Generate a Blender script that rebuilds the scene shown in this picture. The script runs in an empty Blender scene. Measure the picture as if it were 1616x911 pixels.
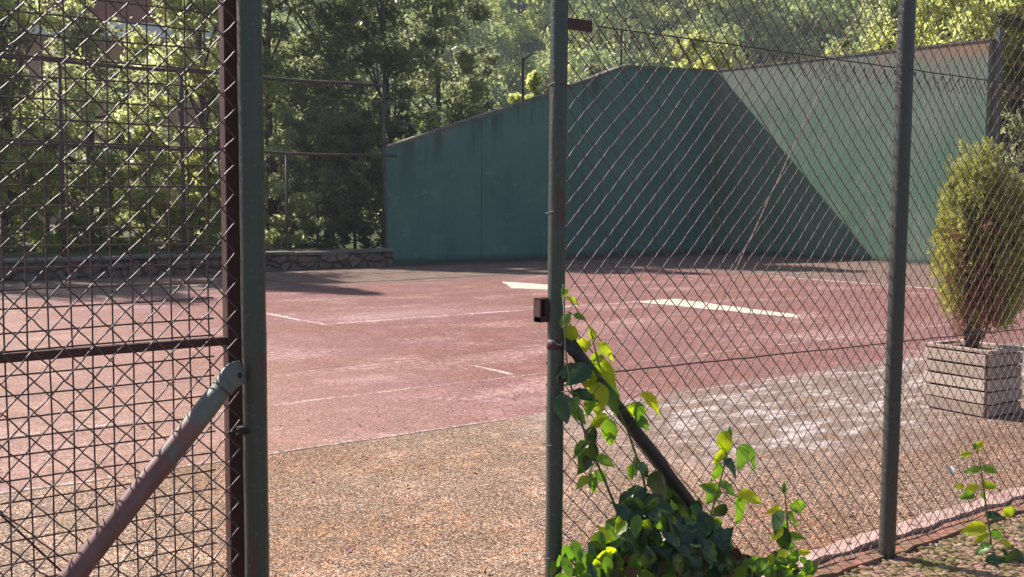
import bpy, math, random
import numpy as np
from mathutils import Vector
PI = math.pi
S = bpy.context.scene
COL = S.collection

# ------------------------------------------------------------------ camera model (used for the camera and for taking measurements)
FPX = 1750.0
PITCH = math.atan(144.5 / FPX); ROLL = math.radians(.4); TH = math.radians(52)
_F0 = np.array([math.cos(TH), math.sin(TH), 0]); _R0 = np.array([math.sin(TH), -math.cos(TH), 0]); _Z = np.array([0, 0, 1.])
CF = _F0 * math.cos(PITCH) - _Z * math.sin(PITCH)
_U = _F0 * math.sin(PITCH) + _Z * math.cos(PITCH)
CR = _R0 * math.cos(ROLL) + _U * math.sin(ROLL)
CU = -_R0 * math.sin(ROLL) + _U * math.cos(ROLL)
CAM = np.array([0, 0, 1.5])
def ray(px, py): return CF + CR * (px - 808) / FPX + CU * (455.5 - py) / FPX
def G(px, py, h=0.): d = ray(px, py); return CAM + d * ((h - 1.5) / d[2])
def PY(px, py, y): d = ray(px, py); return CAM + d * (y / d[1])
def PX(px, py, x): d = ray(px, py); return CAM + d * (x / d[0])
def AT(px, z):            # ground position under pixel column px at horizontal depth z
    d = ray(px, 311); d = d / (d @ _F0); p = CAM + d * z; return p[0], p[1]

cam = bpy.data.cameras.new("camera"); co = bpy.data.objects.new("camera", cam); COL.objects.link(co)
cam.sensor_width = 36; cam.lens = 36 * FPX / 1616; cam.clip_end = 2000; cam.clip_start = .05
from mathutils import Matrix
M = Matrix.Identity(4)
for i in range(3):
    M[i][0] = CR[i]; M[i][1] = CU[i]; M[i][2] = -CF[i]; M[i][3] = CAM[i]
co.matrix_world = M
S.camera = co

# ------------------------------------------------------------------ light
SAZ = math.radians(107); SEL = math.radians(42.2)
sd = Vector((math.cos(SAZ) * math.cos(SEL), math.sin(SAZ) * math.cos(SEL), math.sin(SEL)))
sun = bpy.data.lights.new("sun", 'SUN'); sun.energy = 5.0; sun.angle = math.radians(.53); sun.color = (1, .935, .875)
so = bpy.data.objects.new("sun", sun); COL.objects.link(so); so.rotation_euler = (-sd).to_track_quat('-Z', 'Y').to_euler()
so.location = (0, 0, 30)
w = bpy.data.worlds.new("World"); S.world = w; w.use_nodes = True
wt = w.node_tree; bg = wt.nodes['Background']
sky = wt.nodes.new('ShaderNodeTexSky'); sky.sky_type = 'NISHITA'; sky.sun_disc = False
sky.sun_elevation = SEL; sky.sun_rotation = math.atan2(sd.x, sd.y)
wt.links.new(sky.outputs[0], bg.inputs[0]); bg.inputs[1].default_value = .070
S.view_settings.view_transform = 'Standard'; S.view_settings.look = 'None'; S.view_settings.gamma = 1
S.view_settings.exposure = 0.97
S.cycles.max_bounces = 8; S.cycles.transmission_bounces = 6; S.cycles.diffuse_bounces = 4

# ------------------------------------------------------------------ node helper
class NT:
    def __init__(s, name):
        s.m = bpy.data.materials.new(name); s.m.use_nodes = True; s.t = s.m.node_tree
        s.b = s.t.nodes['Principled BSDF']; s.out = s.t.nodes['Material Output']
        s.g = s.t.nodes.new('ShaderNodeNewGeometry')
    def set(s, inp, v):
        if isinstance(v, bpy.types.NodeSocket): s.t.links.new(v, inp)
        elif isinstance(v, tuple): inp.default_value = v if len(v) == 4 or inp.type == 'VECTOR' else (*v, 1)
        else: inp.default_value = v
    def pos(s): return s.g.outputs['Position']
    def xyz(s, v=None):
        n = s.t.nodes.new('ShaderNodeSeparateXYZ'); s.set(n.inputs[0], v or s.pos()); return n.outputs
    def m_(s, op, a, b=0., c=0., clamp=False):
        n = s.t.nodes.new('ShaderNodeMath'); n.operation = op; n.use_clamp = clamp
        for i, v in enumerate((a, b, c)): s.set(n.inputs[i], v)
        return n.outputs[0]
    def mix(s, f, a, b, mode='MIX'):
        n = s.t.nodes.new('ShaderNodeMix'); n.data_type = 'RGBA'; n.blend_type = mode
        s.set(n.inputs[0], f); s.set(n.inputs[6], a); s.set(n.inputs[7], b); return n.outputs[2]
    def map(s, sc=(1, 1, 1), v=None, rot=(0, 0, 0)):
        n = s.t.nodes.new('ShaderNodeMapping'); s.set(n.inputs[0], v or s.pos())
        n.inputs['Scale'].default_value = sc; n.inputs['Rotation'].default_value = rot; return n.outputs[0]
    def noise(s, sc, det=3, v=None, rough=.55, col=False):
        n = s.t.nodes.new('ShaderNodeTexNoise'); s.set(n.inputs['Vector'], v or s.pos())
        n.inputs['Scale'].default_value = sc; n.inputs['Detail'].default_value = det; n.inputs['Roughness'].default_value = rough
        return n.outputs[1 if col else 0]
    def vor(s, sc, v=None, feat='F1', out='Distance', rand=1):
        n = s.t.nodes.new('ShaderNodeTexVoronoi'); n.feature = feat; s.set(n.inputs['Vector'], v or s.pos())
        n.inputs['Scale'].default_value = sc; n.inputs['Randomness'].default_value = rand; return n.outputs[out]
    def ramp(s, f, stops, interp='LINEAR'):
        n = s.t.nodes.new('ShaderNodeValToRGB'); s.set(n.inputs[0], f); r = n.color_ramp; r.interpolation = interp
        while len(r.elements) < len(stops): r.elements.new(.5)
        for e, (p, c) in zip(r.elements, stops):
            e.position = p; e.color = (c, c, c, 1) if isinstance(c, (int, float)) else (*c, 1)
        return n.outputs[0]
    def sstep(s, x, a, b):
        n = s.t.nodes.new('ShaderNodeMapRange'); n.interpolation_type = 'SMOOTHSTEP'
        s.set(n.inputs[0], x); s.set(n.inputs[1], a); s.set(n.inputs[2], b); return n.outputs[0]
    def bump(s, h, st=.5, d=.01):
        n = s.t.nodes.new('ShaderNodeBump'); s.set(n.inputs['Height'], h); n.inputs['Strength'].default_value = st
        n.inputs['Distance'].default_value = d; s.t.links.new(n.outputs[0], s.b.inputs['Normal'])
    def done(s, col, rough=.8, metal=0., spec=.5):
        s.set(s.b.inputs['Base Color'], col); s.set(s.b.inputs['Roughness'], rough); s.set(s.b.inputs['Metallic'], metal)
        s.set(s.b.inputs['Specular IOR Level'], spec); return s.m

def leafmat(name, cols, trc, trans=.5, rough=.42, spec=.5, vsc=.8, vamt=.45):
    n = NT(name); r = n.g.outputs['Random Per Island']
    c = n.ramp(r, [(i / max(1, len(cols) - 1), c) for i, c in enumerate(cols)])
    v = n.m_('MULTIPLY', n.sstep(n.noise(vsc, 3), .38, .66), vamt)
    c = n.mix(v, c, n.mix(1, c, (1.5, 1.35, .85), 'MULTIPLY'))
    if vamt > .9: c = n.mix(n.sstep(n.noise(vsc * 1.7, 2), .56, .44), n.mix(1, c, (.42, .5, .55), 'MULTIPLY'), c)
    n.done(c, rough, 0, spec)
    tr = n.t.nodes.new('ShaderNodeBsdfTranslucent')
    t = n.mix(r, trc, tuple(q * .6 for q in trc)); n.set(tr.inputs[0], n.mix(v, t, n.mix(1, t, (1.25, 1.15, .8), 'MULTIPLY')))
    mx = n.t.nodes.new('ShaderNodeMixShader'); mx.inputs[0].default_value = trans
    n.t.links.new(n.b.outputs[0], mx.inputs[1]); n.t.links.new(tr.outputs[0], mx.inputs[2]); n.t.links.new(mx.outputs[0], n.out.inputs[0])
    return n.m

MT = {}
def metal(name, base, rust, amt, rough=.45, met=.0, sc=30, spec=.5):
    n = NT(name); a = n.noise(sc, 5, n.map((1, 1, .35))); b = n.noise(sc * .15, 3)
    f = n.sstep(n.m_('ADD', n.m_('MULTIPLY', a, .6), n.m_('MULTIPLY', b, .5)), .62 - amt, .72 - amt)
    c = n.mix(f, base, rust); c = n.mix(n.m_('MULTIPLY', n.noise(sc * 4, 2), .5), c, (.02, .018, .016))
    n.bump(a, .25, .003)
    MT[name] = n.done(c, n.m_('ADD', rough, n.m_('MULTIPLY', f, .25)), met, spec)
def postm(name, base, rust):
    n = NT(name); st = n.noise(38, 5, n.map((1, 1, .10))); pit = n.noise(120, 4); pat = n.noise(9, 4, n.map((1, 1, .4)))
    f = n.m_('MAXIMUM', n.sstep(n.m_('ADD', n.m_('MULTIPLY', pat, .6), n.m_('MULTIPLY', st, .4)), .55, .62), n.m_('MULTIPLY', n.sstep(pit, .60, .66), .8))
    c = n.mix(n.m_('MULTIPLY', st, .6), base, tuple(q * .55 for q in base)); c = n.mix(n.m_('MULTIPLY', f, .85), c, rust)
    c = n.mix(n.m_('MULTIPLY', n.sstep(n.noise(60, 3), .60, .68), .5), c, (.13, .13, .11))
    n.bump(n.m_('ADD', pit, n.m_('MULTIPLY', f, -1.)), .5, .002); MT[name] = n.done(c, n.m_('ADD', .36, n.m_('MULTIPLY', f, .35)), 0, .6)
postm('green_paint', (.060, .078, .064), (.12, .045, .038))
postm('dark_post_paint', (.062, .064, .060), (.12, .055, .045))
metal('red_oxide', (.10, .030, .032), (.12, .05, .04), .1, .6)
metal('worn_pipe', (.25, .25, .21), (.19, .085, .07), .09, .5)
metal('black_pipe', (.03, .026, .028), (.10, .045, .035), -.02, .5)
metal('rust_wire', (.15, .10, .10), (.11, .055, .05), .0, .46, .18, 60, .45)
metal('far_rust', (.085, .05, .045), (.15, .10, .09), .1, .7)
metal('galv', (.75, .72, .74), (.3, .25, .2), .05, .35, .6)

# ------------------------------------------------------------------ mesh helpers
class MB:
    def __init__(s): s.v = []; s.f = []
    def box(s, lo, hi, rotz=0, c=None):
        x0, y0, z0 = lo; x1, y1, z1 = hi; b = len(s.v)
        P = [(x0, y0, z0), (x1, y0, z0), (x1, y1, z0), (x0, y1, z0), (x0, y0, z1), (x1, y0, z1), (x1, y1, z1), (x0, y1, z1)]
        if rotz:
            cx, cy = c; ca, sa = math.cos(rotz), math.sin(rotz)
            P = [(cx + (x - cx) * ca - (y - cy) * sa, cy + (x - cx) * sa + (y - cy) * ca, z) for x, y, z in P]
        s.v += P
        s.f += [(b, b + 3, b + 2, b + 1), (b + 4, b + 5, b + 6, b + 7), (b, b + 1, b + 5, b + 4), (b + 1, b + 2, b + 6, b + 5), (b + 2, b + 3, b + 7, b + 6), (b + 3, b, b + 4, b + 7)]
    def tube(s, pts, r, n=8, cap=True):
        pts = [np.array(p, float) for p in pts]; k = len(pts); b0 = len(s.v)
        rs = r if hasattr(r, '__len__') else [r] * k
        u = None
        for i, p in enumerate(pts):
            t = pts[min(i + 1, k - 1)] - pts[max(i - 1, 0)]; t = t / (np.linalg.norm(t) + 1e-12)
            if u is None: u = np.cross(t, (0, 0, 1.)) if abs(t[2]) < .9 else np.cross(t, (1., 0, 0))
            u = u - t * (u @ t); u = u / (np.linalg.norm(u) + 1e-12); v = np.cross(t, u)
            for j in range(n):
                a = 2 * PI * j / n; q = p + rs[i] * (math.cos(a) * u + math.sin(a) * v); s.v.append((q[0], q[1], q[2]))
        for i in range(k - 1):
            for j in range(n):
                a = b0 + i * n + j; c = b0 + i * n + (j + 1) % n
                s.f.append((a, c, c + n, a + n))
        if cap: s.f.append(tuple(b0 + j for j in range(n - 1, -1, -1))); s.f.append(tuple(b0 + (k - 1) * n + j for j in range(n)))
    def prism(s, poly, off):           # poly: list of 3D points, off: 3D thickness vector
        b = len(s.v); n = len(poly)
        s.v += [tuple(p) for p in poly] + [tuple(np.array(p) + np.array(off)) for p in poly]
        s.f.append(tuple(range(b, b + n))); s.f.append(tuple(range(b + 2 * n - 1, b + n - 1, -1)))
        for i in range(n):
            j = (i + 1) % n; s.f.append((b + i, b + n + i, b + n + j, b + j))
    def build(s, name, mat, parent=None, smooth=False, bevel=0):
        me = bpy.data.meshes.new(name); me.from_pydata([tuple(map(float, p)) for p in s.v], [], s.f); me.materials.append(mat)
        if smooth: me.shade_smooth()
        return link(name, me, parent, bevel)
def link(name, me, parent=None, bevel=0):
    o = bpy.data.objects.new(name, me); COL.objects.link(o)
    if parent:
        o.parent = parent; o.matrix_parent_inverse = Matrix.Translation(-parent.location)
    if bevel:
        b = o.modifiers.new('bevel', 'BEVEL'); b.width = bevel; b.segments = 2; b.limit_method = 'ANGLE'
    return o
def fast(name, V, Fq, mat, parent=None, smooth=False):      # V (n,3), Fq (m,4)
    me = bpy.data.meshes.new(name); V = np.ascontiguousarray(V, dtype=np.float32); Fq = np.ascontiguousarray(Fq, dtype=np.int32)
    me.vertices.add(len(V)); me.vertices.foreach_set('co', V.ravel())
    k = Fq.shape[1]; me.loops.add(Fq.size); me.loops.foreach_set('vertex_index', Fq.ravel())
    me.polygons.add(len(Fq)); me.polygons.foreach_set('loop_start', np.arange(0, Fq.size, k, dtype=np.int32))
    me.polygons.foreach_set('loop_total', np.full(len(Fq), k, dtype=np.int32))
    me.update(calc_edges=True); me.materials.append(mat)
    if smooth: me.shade_smooth()
    return link(name, me, parent)
def tag(o, label=None, cat=None, group=None, kind=None):
    if label: o['label'] = label
    if cat: o['category'] = cat
    if group: o['group'] = group
    if kind: o['kind'] = kind
    return o
def thing(name, label, cat, loc=(0, 0, 0), group=None):
    o = bpy.data.objects.new(name, None); COL.objects.link(o); o.location = tuple(float(c) for c in loc); o.empty_display_size = .1
    return tag(o, label, cat, group)

# ------------------------------------------------------------------ materials of the setting
YA, YB, YC, YW, YD = 5.85, 8.58, 7.25, 11.5, 16.4
def court_material():
    n = NT('court_surface'); x, y, z = n.xyz()
    wob = n.m_('MULTIPLY', n.m_('SUBTRACT', n.noise(1.6, 5), .5), .12)
    yy = n.m_('ADD', y, wob); xx = n.m_('ADD', x, wob)
    # aggregate: 6-9 mm chips
    cell = n.vor(175, out='Color'); cx = n.xyz(cell)[0]; d = n.vor(175)
    cell2 = n.vor(48, out='Color'); c2 = n.xyz(cell2)[1]
    big = n.noise(.55, 4); mid = n.noise(3.2, 4); fine = n.noise(14, 4)
    agg = n.ramp(cx, [(0, (.012, .007, .005)), (.25, (.048, .026, .015)), (.5, (.17, .095, .056)), (.72, (.33, .205, .13)), (.9, (.53, .38, .27)), (1, (.84, .69, .54))])
    agg = n.mix(n.m_('MULTIPLY', n.sstep(c2, .6, .9), .25), agg, (.36, .25, .17))
    moss = n.sstep(n.m_('ADD', n.m_('MULTIPLY', big, .6), n.m_('MULTIPLY', fine, .4)), .47, .60)
    agg = n.mix(n.m_('MULTIPLY', moss, .75), agg, n.mix(1, agg, (.82, .65, .45), 'MULTIPLY'))
    pale = n.sstep(n.m_('ADD', n.m_('MULTIPLY', mid, .55), n.m_('MULTIPLY', fine, .45)), .48, .62)
    agg = n.mix(n.m_('MULTIPLY', pale, .8), agg, n.mix(1, agg, (1.7, 1.6, 1.6), 'MULTIPLY'))
    # grey worn patch of the aggregate on the right, with chalky smears
    gp = n.m_('MULTIPLY', n.sstep(x, 4.0, 5.6), n.sstep(n.m_('ADD', y, n.m_('MULTIPLY', n.m_('SUBTRACT', big, .5), 1.5)), 3.5, 4.4))
    smear = n.noise(2.2, 5, n.map((.9, 2.6, 1), rot=(0, 0, .7)), .65)
    agg = n.mix(n.m_('MULTIPLY', gp, n.m_('MULTIPLY', n.sstep(smear, .3, .55), .7)), agg, (.24, .20, .18))
    agg = n.mix(n.m_('MULTIPLY', gp, n.m_('MULTIPLY', n.sstep(n.m_('ADD', smear, n.m_('MULTIPLY', n.m_('SUBTRACT', fine, .5), .35)), .47, .64), n.sstep(c2, .0, .6))), agg, n.mix(.35, (.80, .74, .72), n.mix(1, agg, (1.8, 1.8, 1.9), 'MULTIPLY')))
    # red coat
    red = n.ramp(cx, [(0, (.04, .018, .017)), (.25, (.125, .050, .046)), (.55, (.24, .088, .082)), (.82, (.37, .165, .15)), (1, (.66, .44, .41))])
    red = n.mix(n.m_('MULTIPLY', n.sstep(big, .42, .62), .5), red, n.mix(1, red, (1.0, .95, .62), 'MULTIPLY'))
    red = n.mix(n.m_('MULTIPLY', n.sstep(mid, .5, .7), .35), red, (.46, .25, .22))
    red = n.mix(n.m_('MULTIPLY', n.sstep(fine, .55, .75), n.m_('MULTIPLY', n.sstep(n.noise(.9, 3), .5, .7), .6)), red, (.62, .44, .41))
    dust = n.m_('MULTIPLY', n.sstep(n.m_('ADD', n.m_('MULTIPLY', n.noise(.7, 4, n.map((1, 1.8, 1), rot=(0, 0, .9))), .6), n.m_('MULTIPLY', fine, .4)), .52, .62), n.sstep(c2, .1, .6))
    red = n.mix(n.m_('MULTIPLY', dust, .6), red, (.64, .45, .40))
    for bx, by, rx, ry, k in ((7.6, 12.0, 1.6, .7, .9), (6.9, 11.8, .6, .5, .8), (4.75, 9.4, .5, .35, .8), (4.6, 7.85, .5, .22, .9), (3.7, 8.3, .3, .3, .5), (6.2, 8.2, .5, .4, .6), (9, 9.5, 1.5, .5, .5), (11, 7.6, 2.2, .5, .5), (5.2, 6.3, .7, .25, .5)):
        dx_ = n.m_('DIVIDE', n.m_('SUBTRACT', x, bx), rx); dy_ = n.m_('DIVIDE', n.m_('SUBTRACT', y, by), ry)
        rr2 = n.m_('SQRT', n.m_('ADD', n.m_('MULTIPLY', dx_, dx_), n.m_('MULTIPLY', dy_, dy_)))
        q_ = n.m_('SUBTRACT', n.m_('ADD', n.m_('MULTIPLY', fine, .7), n.m_('MULTIPLY', c2, .5)), n.m_('MULTIPLY', rr2, .45))
        red = n.mix(n.m_('MULTIPLY', n.sstep(q_, .18, .52), k * .48), red, (.60, .42, .41))
    isred = n.m_('MULTIPLY', n.sstep(n.m_('ADD', yy, n.m_('MULTIPLY', n.m_('MULTIPLY', n.m_('SUBTRACT', fine, .5), 1.6), n.sstep(x, 4.8, 6.5))), YA, YA + .03), n.m_('SUBTRACT', 1, n.sstep(yy, YD, YD + .05)))
    isred = n.m_('MULTIPLY', isred, n.m_('SUBTRACT', 1, n.sstep(xx, 17.15, 17.25)))
    far = n.ramp(cx, [(0, (.07, .042, .035)), (.5, (.19, .115, .09)), (1, (.36, .25, .20))])
    far = n.mix(n.m_('MULTIPLY', n.sstep(mid, .45, .65), .4), far, (.42, .30, .24))
    base = n.mix(n.sstep(y, 8, 9), agg, far)
    # left end: coat worn away to a pinkish buff
    worn = n.m_('MULTIPLY', n.m_('SUBTRACT', 1, n.sstep(n.m_('ADD', x, n.m_('MULTIPLY', n.noise(.8, 4), 2.5)), 3.6, 7.5)), .55)
    red = n.mix(worn, red, n.mix(.55, (.42, .27, .21), agg))
    c = n.mix(isred, base, red)
    c = n.mix(n.m_('MULTIPLY', n.sstep(n.m_('ADD', x, n.m_('MULTIPLY', big, 2)), 3.5, 8.5), .8), n.mix(1, c, (.92, .88, .86), 'MULTIPLY'), n.mix(1, c, (.72, .66, .64), 'MULTIPLY'))  # sun glare painted into the colour: lighter at left, darker to the right
    def band(q, c0, wd): return n.m_('SUBTRACT', 1, n.sstep(n.m_('ABSOLUTE', n.m_('SUBTRACT', q, c0)), wd * .6, wd))
    def rng(q, a, b): return n.m_('MULTIPLY', n.sstep(q, a, a + .1), n.m_('SUBTRACT', 1, n.sstep(q, b - .1, b)))
    wearn = n.m_('ADD', n.m_('MULTIPLY', n.noise(1.7, 6, None, .7), .68), n.m_('MULTIPLY', c2, .25))
    def paint(c, m, col, lo, hi, k): return n.mix(n.m_('MULTIPLY', m, n.m_('MULTIPLY', n.sstep(wearn, lo, hi), k)), c, col)
    W = (.72, .64, .60)
    c = paint(c, band(n.m_('ADD', yy, .0), YC, .03), W, .44, .62, .5)
    c = paint(c, n.m_('MULTIPLY', band(yy, YW, .06), rng(x, 6.15, 12)), W, .38, .62, .7)
    c = paint(c, n.m_('MULTIPLY', band(xx, 6.2, .05), rng(y, 11.4, 14)), W, .36, .58, .8)
    c = paint(c, n.m_('MULTIPLY', band(xx, 5.75, .035), rng(y, 7.3, 8.0)), W, .36, .56, .7)
    c = paint(c, n.m_('MULTIPLY', band(xx, 17.2, .07), rng(y, 3, 14)), W, .3, .5, .6)
    c = paint(c, n.m_('MULTIPLY', band(xx, 9.9, .05), rng(y, 4, 8.5)), W, .42, .6, .5)
    c = paint(c, n.m_('MULTIPLY', band(yy, 14.2, .03), rng(x, 9, 22)), W, .45, .6, .5)
    c = paint(c, band(n.m_('ADD', yy, 0), YA + .035, .022), W, .42, .62, .5)
    # joints
    dk = (.035, .025, .022)
    c = paint(c, band(yy, YB, .012), dk, .2, .4, .9)
    c = paint(c, n.m_('MULTIPLY', band(yy, YA, .014), rng(x, -6, 4.6)), dk, .1, .3, .9)
    c = paint(c, n.m_('MULTIPLY', band(yy, YD, .03), rng(x, 8.6, 13.5)), dk, .1, .3, .9)
    c = paint(c, n.m_('MULTIPLY', band(xx, 8.65, .03), rng(y, 16.4, 18.6)), dk, .1, .3, .8)
    # darker margin at the foot of the walls
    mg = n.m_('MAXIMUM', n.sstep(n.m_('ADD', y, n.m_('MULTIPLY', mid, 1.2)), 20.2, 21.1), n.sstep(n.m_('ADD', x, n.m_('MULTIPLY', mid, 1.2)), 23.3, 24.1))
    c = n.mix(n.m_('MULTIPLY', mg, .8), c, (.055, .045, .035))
    n.bump(n.m_('ADD', n.m_('MULTIPLY', d, -1.), n.m_('MULTIPLY', fine, .5)), .35, .006)
    return n.done(c, .85, 0, .35)

def green_wall(front):
    n = NT('green_front_paint' if front else 'green_side_paint'); x, y, z = n.xyz()
    st = n.noise(2.4, 5, n.map((1, 1, .10)), .6); bl = n.noise(.6, 5); fi = n.noise(22, 4)
    if front:
        c = n.ramp(n.m_('ADD', n.m_('MULTIPLY', bl, .5), n.m_('MULTIPLY', st, .5)), [(.3, (.075, .15, .10)), (.5, (.11, .19, .13)), (.66, (.15, .22, .155)), (.8, (.225, .255, .205))])
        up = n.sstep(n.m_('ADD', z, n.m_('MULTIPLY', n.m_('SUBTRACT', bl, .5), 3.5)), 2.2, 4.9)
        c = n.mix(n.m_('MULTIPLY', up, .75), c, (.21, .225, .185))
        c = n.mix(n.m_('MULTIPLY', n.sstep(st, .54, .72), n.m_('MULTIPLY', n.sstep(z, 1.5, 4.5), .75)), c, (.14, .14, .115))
        c = n.mix(n.m_('MULTIPLY', n.m_('MULTIPLY', n.sstep(n.noise(1.6, 5), .52, .62), n.sstep(fi, .4, .6)), .35), c, (.30, .29, .24))
        rs = n.m_('MULTIPLY', n.m_('SUBTRACT', 1, n.sstep(n.m_('ADD', y, n.m_('MULTIPLY', n.m_('SUBTRACT', st, .5), 4)), 13.4, 17.5)), n.sstep(n.m_('ADD', z, n.m_('MULTIPLY', n.noise(3, 4), .8)), 4.85, 5.35))
        c = n.mix(n.m_('MULTIPLY', rs, .8), c, (.34, .19, .12))
        ln = n.m_('MULTIPLY', n.sstep(n.m_('ABSOLUTE', n.m_('SUBTRACT', y, 18.6)), .05, .0), n.sstep(fi, .3, .5))
        c = n.mix(n.m_('MULTIPLY', ln, .6), c, (.10, .13, .10))
    else:
        c = n.ramp(n.m_('ADD', n.m_('MULTIPLY', bl, .6), n.m_('MULTIPLY', st, .4)), [(.3, (.07, .145, .135)), (.5, (.095, .195, .160)), (.62, (.12, .215, .175)), (.78, (.155, .245, .20))])
        top = n.m_('SUBTRACT', z, n.m_('MULTIPLY', n.m_('SUBTRACT', x, 13.2), .33))     # height along the raked top
        c = n.mix(n.m_('MULTIPLY', n.m_('MULTIPLY', n.sstep(st, .48, .62), n.sstep(top, 1.2, 2.5)), .7), c, (.06, .075, .06))
        c = n.mix(n.m_('MULTIPLY', n.sstep(n.noise(1.1, 5, n.map((1, 1, 1.8))), .52, .68), .35), c, (.16, .24, .21))
        c = n.mix(n.m_('MULTIPLY', n.m_('MULTIPLY', n.sstep(n.noise(2.3, 6), .60, .66), n.sstep(fi, .4, .6)), .4), c, (.30, .32, .27))
        for jx in (15.7, 18.9, 21.6):       # formwork joints
            j = n.sstep(n.m_('ABSOLUTE', n.m_('SUBTRACT', x, jx)), .03, .0)
            c = n.mix(n.m_('MULTIPLY', j, .45), c, (.035, .06, .05))
    c = n.mix(n.m_('MULTIPLY', n.m_('SUBTRACT', 1, n.sstep(n.m_('ADD', z, n.m_('MULTIPLY', fi, .12)), .06, .24)), .7), c, (.06, .06, .045))
    n.bump(n.m_('ADD', fi, n.m_('MULTIPLY', st, 2)), .35, .01)
    return n.done(c, .85, 0, .2)

def concrete(name, a, b, sc=6, rough=.85, dark=.25):
    n = NT(name); f = n.noise(sc, 6, None, .65); g = n.noise(sc * 9, 3)
    c = n.mix(n.sstep(f, .35, .65), a, b); c = n.mix(n.m_('MULTIPLY', n.sstep(g, .52, .7), dark), c, (.05, .04, .035))
    n.bump(n.m_('ADD', f, g), .5, .008); MT[name] = n.done(c, rough, 0, .25)
concrete('coping', (.22, .19, .16), (.12, .11, .085), 5)
concrete('wall_core', (.17, .18, .15), (.12, .13, .11), 3)
concrete('kerb_pale', (.52, .37, .32), (.38, .23, .19), 14, dark=.55)
concrete('kerb_red', (.33, .14, .10), (.22, .14, .09), 14, dark=.5)
concrete('earth', (.10, .08, .045), (.07, .075, .03), 2)
concrete('house_wall', (.50, .26, .17), (.46, .23, .15), 2, dark=.05)
concrete('house_white', (.75, .75, .75), (.68, .68, .68), 2, dark=.05)
concrete('house_red', (.38, .13, .09), (.32, .10, .07), 2, dark=.1)
concrete('roof_tile', (.30, .12, .07), (.20, .09, .06), 9)
concrete('window_dark', (.02, .025, .03), (.03, .035, .04), 2, .15, .0)
concrete('soil', (.05, .035, .025), (.08, .055, .035), 30)
concrete('dark_metal', (.05, .045, .045), (.04, .04, .04), 30)

# ------------------------------------------------------------------ ground, court, hill
def hillh(x, y):
    d = math.hypot(x, y); az = math.atan2(y, x) - TH
    k = max(0, min(1, (math.cos(az) - .15) / .35)); k = k * k * (3 - 2 * k)
    e = max(0, d - 92) * .62
    e = 62 * (1 - math.exp(-e / 62)) * 1.25
    wv = 2.5 * math.sin(x * .045 + 1) * math.sin(y * .06) + 1.2 * math.sin(x * .13) * math.cos(y * .11 + .5)
    return k * (e + wv * min(1, max(0, d - 92) / 30))
def terrain():
    rad = [0] + list(np.geomspace(2, 90, 24)) + list(np.arange(93, 260, 4)) + [300, 400, 600, 1000]
    na = 144; V = [(0, 0, -.02)]; F = []
    for r in rad[1:]:
        for k in range(na):
            a = 2 * PI * k / na; x, y = r * math.cos(a), r * math.sin(a); V.append((x, y, -.02 + hillh(x, y)))
    for k in range(na): F.append((0, 1 + k, 1 + (k + 1) % na))
    for i in range(len(rad) - 2):
        for k in range(na):
            a = 1 + i * na + k; b = 1 + i * na + (k + 1) % na; F.append((a, a + na, b + na, b))
    m = MB(); m.v = V; m.f = F
    n = NT('meadow_earth'); f = n.noise(.6, 5); c = n.ramp(f, [(.3, (.035, .045, .016)), (.5, (.06, .07, .025)), (.7, (.10, .085, .045))]); n.bump(n.noise(8, 4), .6, .05)
    tag(m.build('ground', n.done(c, .95, 0, .1), smooth=True), kind='structure')
terrain()
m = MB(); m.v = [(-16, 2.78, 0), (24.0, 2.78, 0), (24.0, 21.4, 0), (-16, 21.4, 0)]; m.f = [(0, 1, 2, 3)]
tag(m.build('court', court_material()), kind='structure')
m = MB(); m.v = [(24.0, 2.78, -.002), (30, 2.78, -.002), (30, 13.2, -.002), (24.0, 13.2, -.002)]; m.f = [(0, 1, 2, 3)]
tag(m.build('path', MT['earth']), kind='structure')
m = MB(); m.box((-30, 20.68, -.3), (12.6, 44, .31)); tag(m.build('bank', MT['earth']), kind='structure')
# cream patches painted on the court
def patch_mat():
    n = NT('cream_paint'); f = n.m_('ADD', n.m_('MULTIPLY', n.noise(3, 5), .6), n.m_('MULTIPLY', n.noise(30, 3), .4))
    c = n.mix(n.sstep(f, .36, .52), (.50, .30, .25), (.66, .53, .40)); n.bump(n.noise(90, 3), .3, .003); return n.done(c, .8, 0, .3)
pm = patch_mat()
def sheet(name, pts, z, mat):
    m = MB(); m.v = [(p[0], p[1], z) for p in pts]; m.f = [tuple(range(len(pts)))]; return tag(m.build(name, mat), kind='structure')
rnd = random.Random(4)
def ragged(a, b, k=14, j=.03): return [(a[0] + (b[0] - a[0]) * i / k + rnd.uniform(-j, j), a[1] + (b[1] - a[1]) * i / k + rnd.uniform(-j, j)) for i in range(k)]
c4 = [(11.22, 11.55), (11.42, 8.75), (11.72, 8.95), (12.05, 11.45)]
sheet('court_marking', sum([ragged(c4[i], c4[(i + 1) % 4]) for i in range(4)], []), .004, pm)
c4 = [(11.2, 14.35), (11.75, 13.6), (12.2, 14.3), (11.95, 15.6)]
sheet('court_marking', sum([ragged(c4[i], c4[(i + 1) % 4]) for i in range(4)], []), .004, pm)

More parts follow.
